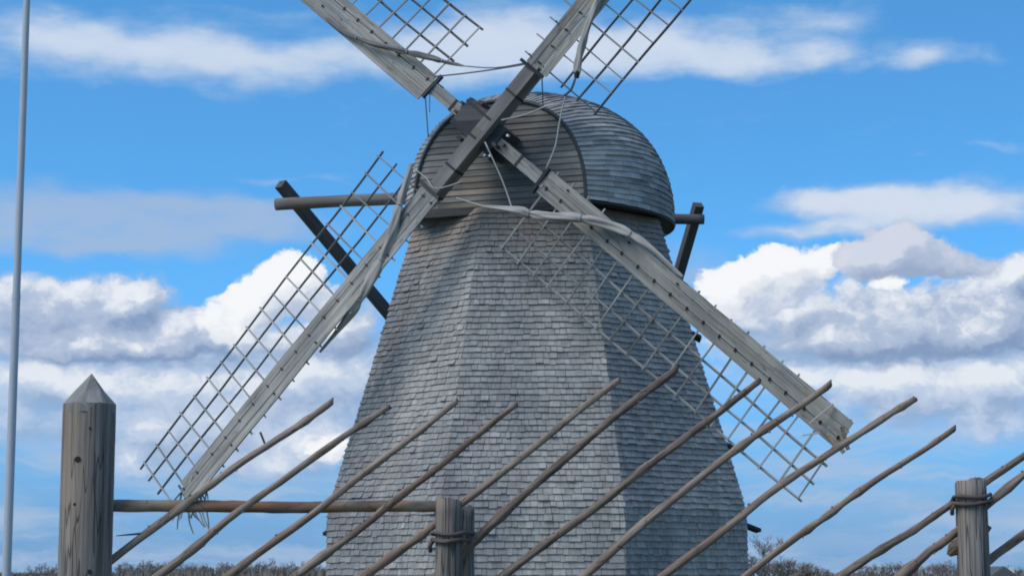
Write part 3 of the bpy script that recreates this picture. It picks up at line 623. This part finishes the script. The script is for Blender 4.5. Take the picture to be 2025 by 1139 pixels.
for i, (a, b, c_) in enumerate(POLES):
    a, b, c_ = (Vector((q[0], Yf, q[1])) for q in (a, b, c_))
    d = (a - b).normalized(); g = 0.70
    foot = a + d * ((a.z - g) / -d.z)
    yo = 0.10 if i == 0 else 0.0
    foot.y += 0.02 + yo; a.y += yo; b.y += yo * .3
    pp = spline([foot, a, b, c_], 12); m = len(pp); r1 = WID[i] * 0.82 / 2 * 9.6 / 4000
    ph1, ph2 = rnd.uniform(0, 6), rnd.uniform(0, 6); rs = []
    for k in range(m):
        f = k / (m - 1); wob = 0.0035 * math.sin(f * 8 + ph1) + 0.0035 * math.sin(f * 21 + ph2)
        pp[k] = pp[k] + Vector((0.55, 0, -0.83)) * wob * min(1, f * 4) * (1 - .3 * f) + Vector((0, 0.008 * math.sin(f * 7 + ph2), 0))
        rs.append(r1 * (1.18 - 0.40 * f) * (1 + rnd.uniform(-.08, .08) + (0.25 if rnd.random() < .08 else 0)))
    q = MB(); q.tube(pp, rs, 12, tone=rnd.uniform(.2, .8), rough=.07)
    ax_ = (pp[-1] - pp[-2]).normalized()
    for k in range(12): q.v[-12 + k] = q.v[-12 + k] + ax_ * (rs[-1] * 0.8 * math.cos(2 * math.pi * k / 12 + ph1 * .3) + rnd.uniform(-.3, .3) * rs[-1])
    pole = q.build('fence_pole', M['pole'], fence, FB, True)
    for k in range(rnd.randint(3, 6)):
        j = rnd.randint(int(m * .45), m - 3); a0 = pp[j]; sd_ = rnd.choice((-1, 1))
        dv = (Vector((-.5, -.3, .6)) if sd_ > 0 else Vector((.5, -.4, -.5))) * rnd.uniform(.8, 1.1)
        s = MB(); s.tube([a0 + dv * rs[j] * .6, a0 + dv * (rs[j] * 1.6)], [rs[j] * .42, rs[j] * .25], 6, tone=.3); s.build('knot_stub', M['pole'], pole, FB)
tw = MB(); tw.tube([(-1.74, 9.56, 1.80), (-1.80, 9.57, 1.795), (-1.86, 9.58, 1.79)], [.005, .004, .002], 4); tw.build('twig', M['withe'], fence, FB)
# rail
pp = spline([(-1.92, 9.57, 1.930), (-1.45, 9.575, 1.928), (-1.0, 9.58, 1.922), (-.62, 9.575, 1.928), (-.26, 9.57, 1.926)], 10); m = len(pp)
q = MB(); q.tube(pp, [0.0285 * (1 + rnd.uniform(-.05, .05)) * (1 - .1 * i / m) for i in range(m)], 12, tone=.55, rough=.05); q.build('fence_rail', M['rail'], fence, FB, True)
def fpost(x, y, top, r, mat, seed, tilt=0.0, name='fence_post'):
    rr = random.Random(seed); b = MB(); n = 20; zs_ = [0.45 + (top - 0.45) * i / 26 for i in range(27)]
    gro = [rr.uniform(-.10, .05) if rr.random() < .55 else 0 for _ in range(n)]
    vs = []; gs = []
    for i, z in enumerate(zs_):
        f = i / 26; rad = r * (1.10 - .12 * f)
        for k in range(n):
            a = 2 * math.pi * k / n + .06 * math.sin(z * 3 + seed); q = rad * (1 + gro[k] * (0.6 + .4 * math.sin(z * 5 + k)) + rr.uniform(-.012, .012))
            zz = z + (rr.uniform(-.012, .010) + .012 * math.cos(a + seed) if i == 26 else 0)
            vs.append((x + tilt * (z - 1.6) + q * math.cos(a), y + q * math.sin(a), zz)); gs.append((z, (a if a < math.pi else 2 * math.pi - a) * r, seed + (0 if a < math.pi else .5)))
    fs = [(i * n + k, i * n + (k + 1) % n, (i + 1) * n + (k + 1) % n, (i + 1) * n + k) for i in range(26) for k in range(n)]
    vs.append((x + tilt * (top - 1.6), y, top - .012)); gs.append((0, 0, seed)); fs += [(26 * n + k, 26 * n + (k + 1) % n, 27 * n) for k in range(n)]
    b.add(vs, fs, gs, rr.uniform(.45, .6)); o = b.build(name, mat, fence, FB, True)
    return o
fpost(-0.292, 9.40, 1.955, 0.062, M['fpost'], 3); fpost(-0.235, 9.645, 1.93, 0.058, M['fpost'], 5)
fpost(2.128, 9.40, 2.035, 0.070, M['fpost'], 8); fpost(2.175, 9.66, 2.05, 0.066, M['fpost'], 12)
def binding(x0, y0, r0, x1, y1, r1, z, tl, nloop):
    for l in range(nloop):
        pts = []; d = Vector((x1 - x0, y1 - y0, 0)); L = d.length; d.normalize(); base = math.atan2(d.y, d.x)
        for k in range(14):
            a = base + math.pi / 2 + math.pi * k / 13; pts.append((x0 + (r0 + .012) * math.cos(a), y0 + (r0 + .012) * math.sin(a)))
        for k in range(14):
            a = base - math.pi / 2 + math.pi * k / 13; pts.append((x1 + (r1 + .012) * math.cos(a), y1 + (r1 + .012) * math.sin(a)))
        b = MB(); b.tube([(px, py, z - l * .031 + tl * (px - x0) + .006 * math.sin(i * .6 + l)) for i, (px, py) in enumerate(pts)], [.0095 * rnd.uniform(.85, 1.15) for _ in pts], 7, closed=True, tone=.4)
        b.build('withe_binding', M['withe'], fence, FB, True)
    b = MB(); b.tube(spline([(x0 - r0 - .005, y0 - .01, z - nloop * .03 + .03), (x0 - r0 - .022, y0 - .01, z - nloop * .03 + .005), (x0 - r0 - .02, y0 + .01, z - nloop * .03 - .02)], 4), .010, 6, tone=.3); b.build('withe_end', M['withe'], fence, FB, True)
binding(-0.292, 9.40, 0.064, -0.235, 9.645, 0.06, 1.795, 0.0, 2)
binding(2.128, 9.40, 0.072, 2.175, 9.66, 0.068, 1.965, 0.06, 2)
q = MB(); q.tube([(2.055, 9.60, 1.70), (2.075, 9.60, 1.725), (2.14, 9.6, 1.77)], [.012, .032, .038], 8, tone=.6); q.build('stub', M['rail'], fence, FB)
q = MB(); q.bar((2.16, 9.74, 1.86), (2.262, 9.74, 1.79), .10, .05, (0, 1, 0), .4); q.build('stub', M['pole'], fence, FB)
q = MB(); q.bar((2.19, 9.74, 1.92), (2.238, 9.74, 1.885), .03, .03, (0, 1, 0), .2); q.build('stub', M['withe'], fence, FB)

# ------------------------------------------------------------------ pointed gate post
GX, GY = -1.988, 9.5
gp = empty('gate_post', (GX, GY, 0.7), 'thick round weathered gate post with a hewn pointed top', 'post')
b = MB(); n = 36; rr = random.Random(21); zz = [0.45 + (2.40 - .45) * i / 48 for i in range(49)]
gro = [0.0] * n
for k in range(n):
    if rr.random() < .4: gro[k] = -rr.uniform(.012, .05)
vs = []; gs = []
for i, z in enumerate(zz):
    for k in range(n):
        a = 2 * math.pi * k / n
        q = 0.1235 * (1 + gro[k] * (.5 + .5 * math.sin(z * 2.3 + k * 1.7)) + .008 * math.sin(a * 3 + z) + rr.uniform(-.004, .004))
        vs.append((GX + q * math.cos(a), GY + q * math.sin(a), z)); gs.append((z, (a if a < math.pi else 2 * math.pi - a) * .123, 3 + (0 if a < math.pi else .5)))
fs = [(i * n + k, i * n + (k + 1) % n, (i + 1) * n + (k + 1) % n, (i + 1) * n + k) for i in range(48) for k in range(n)]
b.add(vs, fs, gs, .5); shaft = b.build('shaft', M['post'], gp, (GX, GY, .7), True)
# hewn point: six flat cuts meeting in a tip
b = MB(); tip = Vector((GX + .006, GY, 2.548)); ring = []
for k in range(n):
    a = 2 * math.pi * k / n; ring.append(Vector((GX + .1225 * math.cos(a), GY + .1225 * math.sin(a), 2.385 + .018 * abs(math.sin(3 * (a + .4))))))
vs = ring + [Vector((GX + .1225 * math.cos(2 * math.pi * k / n), GY + .1225 * math.sin(2 * math.pi * k / n), 2.36)) for k in range(n)]
cuts = [.45 + math.pi * k / 3 for k in range(6)]
corner = []
for k in range(6):
    a = cuts[k]; corner.append(Vector((GX + .072 * math.cos(a), GY + .072 * math.sin(a), 2.462)))
fs = [(n + k, n + (k + 1) % n, (k + 1) % n, k) for k in range(n)]
base = len(vs); vs += corner + [tip]
def near(k):
    a = 2 * math.pi * (k + .5) / n; return min(range(6), key=lambda j: abs((a - cuts[j] + math.pi) % (2 * math.pi) - math.pi))
for k in range(n):
    j, j2 = near(k), near((k + 1) % n)
    fs.append((k, (k + 1) % n, base + j))
    if j != j2: fs.append(((k + 1) % n, base + j2, base + j)); fs.append((base + j, base + j2, base + 6))
b.add(vs, fs, [(v.z, (math.atan2(v.y - GY, v.x - GX) % math.pi) * .12, 9) for v in vs], .62)
b.build('hewn_point', M['hewn'], gp, (GX, GY, .7))
for (dx, z, s) in ((-.022, 2.137, 1.0), (.045, 1.622, .8), (-.03, 1.93, .5), (.03, 2.28, .45)):
    k = MB(); c0 = Vector((GX + dx, GY - math.sqrt(.1235 ** 2 - dx * dx) + .002, z))
    k.tube([c0 + Vector((0, .012, 0)), c0 + Vector((0, -.0035, 0))], [.018 * s, .014 * s], 9, tone=.3); o = k.build('knot', M['knot'], shaft, (GX, GY, .7))

# ------------------------------------------------------------------ flagpole
fp = empty('flagpole', (-4.455, 18.0, 0.55), 'tall slim grey metal flagpole standing beyond the gate post', 'flagpole')
def mast(name, z0, z1, r0, r1, mat):
    b = MB(); b.tube([(-4.455 + .005 * (z0 + (z1 - z0) * k / 12) / 9, 18, z0 + (z1 - z0) * k / 12) for k in range(13)], [r0 + (r1 - r0) * k / 12 for k in range(13)], 20, cap=False, tone=.5); b.build(name, mat, fp, (-4.455, 18, .55), True)
mast('lower_section', .45, 4.10, .042, .036, M['steel']); mast('upper_section', 4.08, 9.6, .0345, .026, M['steel']); mast('collar', 4.06, 4.11, .0375, .0372, M['steel'])

# ------------------------------------------------------------------ trees
def bare_tree(h, spread, seed, levels=4, twigw=0.02, nt=3):
    """trunk mesh + crown mesh of fine leafless branches, base at the origin"""
    rr = random.Random(seed); tr = MB(); cr = MB()
    def grow(p, d, L, r, lv):
        q = p + d * L; mid = (p + q) / 2 + Vector((rr.uniform(-1, 1), rr.uniform(-1, 1), rr.uniform(-.3, .3))) * L * .07
        (tr if lv == 0 else cr).tube([p, mid, q], [r, r * .8, r * .62], 6 if lv == 0 else (4 if lv < 2 else 3), tone=rr.random(), cap=False)
        if lv >= levels: return
        k = nt + (2 if lv == 0 else 0) + rr.randint(0, 1)
        for j in range(k):
            f = rr.uniform(.35, 1.0) if j else 1.0; s = p + (q - p) * f
            a = rr.uniform(0, 6.28); t = rr.uniform(.35, .95) * spread * (1 if j else .4)
            nd = (d + Vector((math.cos(a), math.sin(a), rr.uniform(-.1, .35))) * t).normalized()
            grow(s, nd, L * rr.uniform(.5, .78), max(twigw * .35, r * (.62 if j == 0 else .45)), lv + 1)
    grow(Vector((0, 0, -.2)), Vector((rr.uniform(-.06, .06), rr.uniform(-.06, .06), 1)).normalized(), h * .36, h * .022, 0)
    return tr, cr
def plant_tree(name, tr, cr, loc, rot, s, label, group, tm='bark', proto={}):
    key = (id(tr), tm)
    if key not in proto:
        e = empty(name, loc, label, 'tree', group); a = tr.build('trunk', M[tm], e); b = cr.build('crown', M['twig'], e); proto[key] = (a, b)
    else:
        e = empty(name, loc, label, 'tree', group)
        for o in proto[key]:
            c = o.copy(); col.objects.link(c); c.parent = e
    e.rotation_euler = (0, 0, rot); e.scale = s if isinstance(s, tuple) else (s, s, s)
    return e
t1, c1 = bare_tree(4.6, 1.0, 31, 6, .02, 3)
plant_tree('bare_tree', t1, c1, (9.55, 78, .55), .4, (.95, .95, .62), 'leafless brown tree standing close behind the windmill', None)
t2, c2 = bare_tree(3.6, 1.1, 37, 5, .02, 4)
plant_tree('bare_bush', t2, c2, (11.3, 82, .55), 1.4, (1.1, 1.1, .62), 'low twiggy leafless bush beside the brown tree behind the windmill', None)
protos = [bare_tree(7.0, .95, 50 + i, 5, .05, 3) for i in range(4)]
rt = random.Random(77)
def far_tree(px, top, D, tm='bark'):
    """px: bearing in 1/4000 rad, top: height over the horizon in 1/4000 of the distance"""
    H = D * top / 4000 + 1.05; i = rt.randrange(4)
    x = (px - 1012) / 4000 * D
    k = H / 6.6; kw = k * rt.uniform(.9, 1.35)
    lab = 'white-barked leafless birch in the far wood' if tm == 'birch' else 'leafless tree in the wood along the far skyline'
    plant_tree('far_birch' if tm == 'birch' else 'far_tree', *protos[i], (x, D, .5), rt.uniform(0, 6), (kw, kw, k), lab, 'birches of the far wood' if tm == 'birch' else 'trees of the far wood', tm)
x = 20
while x < 660:
    base_h = 12 if x < 60 else 24 if x < 120 else 18 if x < 240 else 32 if x < 560 else 30
    far_tree(x, base_h * rt.uniform(.75, 1.15), rt.uniform(380, 520)); x += rt.uniform(7, 13)
for x, hgt in ((62, 16), (74, 14), (108, 26), (86, 12)): far_tree(x, hgt, 360, 'birch')
x = 1560
while x < 2040:
    base_h = 20 if x < 1640 else 12 if x < 1690 else 30 if x < 1900 else 22
    far_tree(x, base_h * rt.uniform(.75, 1.2), rt.uniform(380, 520)); x += rt.uniform(7, 13)
for x, hgt in ((1742, 30), (1842, 32), (1868, 28), (1710, 22)): far_tree(x, hgt, 370, 'birch')
# undergrowth of the far wood
ug = MB(); rr = random.Random(5)
for _ in range(9000):
    D = rr.uniform(420, 560); px = rr.choice((rr.uniform(240, 680), rr.uniform(0, 240), rr.uniform(1540, 2060)))
    hh = D * rr.uniform(2, 22 if 240 < px < 680 else 12) / 4000 + 1.0; xx = (px - 1012) / 4000 * D; w = rr.uniform(.1, .35)
    l = rr.uniform(-.8, .8); y2 = rr.uniform(-.5, .5)
    ug.add([(xx - w, D, .4), (xx + w, D + y2, .4), (xx + l, D, .4 + hh)], [(0, 1, 2)], [(0, 0, 0)] * 3, .5)
tag(ug.build('undergrowth', M['twig']), 'brown thicket of bare undergrowth along the far skyline', 'thicket', kind='stuff')

# ------------------------------------------------------------------ far cottage
CX, CY = 28.4, 118.0
ct = empty('cottage', (CX, CY, .5), 'small dark-roofed wooden cottage with a white chimney in front of the far wood', 'cottage')
o0 = (CX, CY, .5)
b = MB(); b.hexa([(CX - 1.2, CY, .4), (CX + 1.2, CY, .4), (CX + 1.2, CY + 3, .4), (CX - 1.2, CY + 3, .4), (CX - 1.2, CY, 1.3), (CX + 1.2, CY, 1.3), (CX + 1.2, CY + 3, 1.3), (CX - 1.2, CY + 3, 1.3)]); b.build('wall', M['wallwood'], ct, o0)
b = MB(); b.add([(CX - 1.4, CY - .2, 1.2), (CX + 1.4, CY - .2, 1.2), (CX, CY - .2, 2.2), (CX - 1.4, CY + 3.2, 1.2), (CX + 1.4, CY + 3.2, 1.2), (CX, CY + 3.2, 2.2)], [(0, 1, 2), (3, 5, 4), (0, 2, 5, 3), (1, 4, 5, 2), (0, 3, 4, 1)], [(0, 0, 0)] * 6, .5); rf = b.build('roof', M['roof'], ct, o0)
b = MB(); b.bar((CX + .75, CY + 1.2, 1.4), (CX + .75, CY + 1.2, 2.15), .25, .25, (0, 1, 0)); b.build('chimney', M['white'], rf, o0)
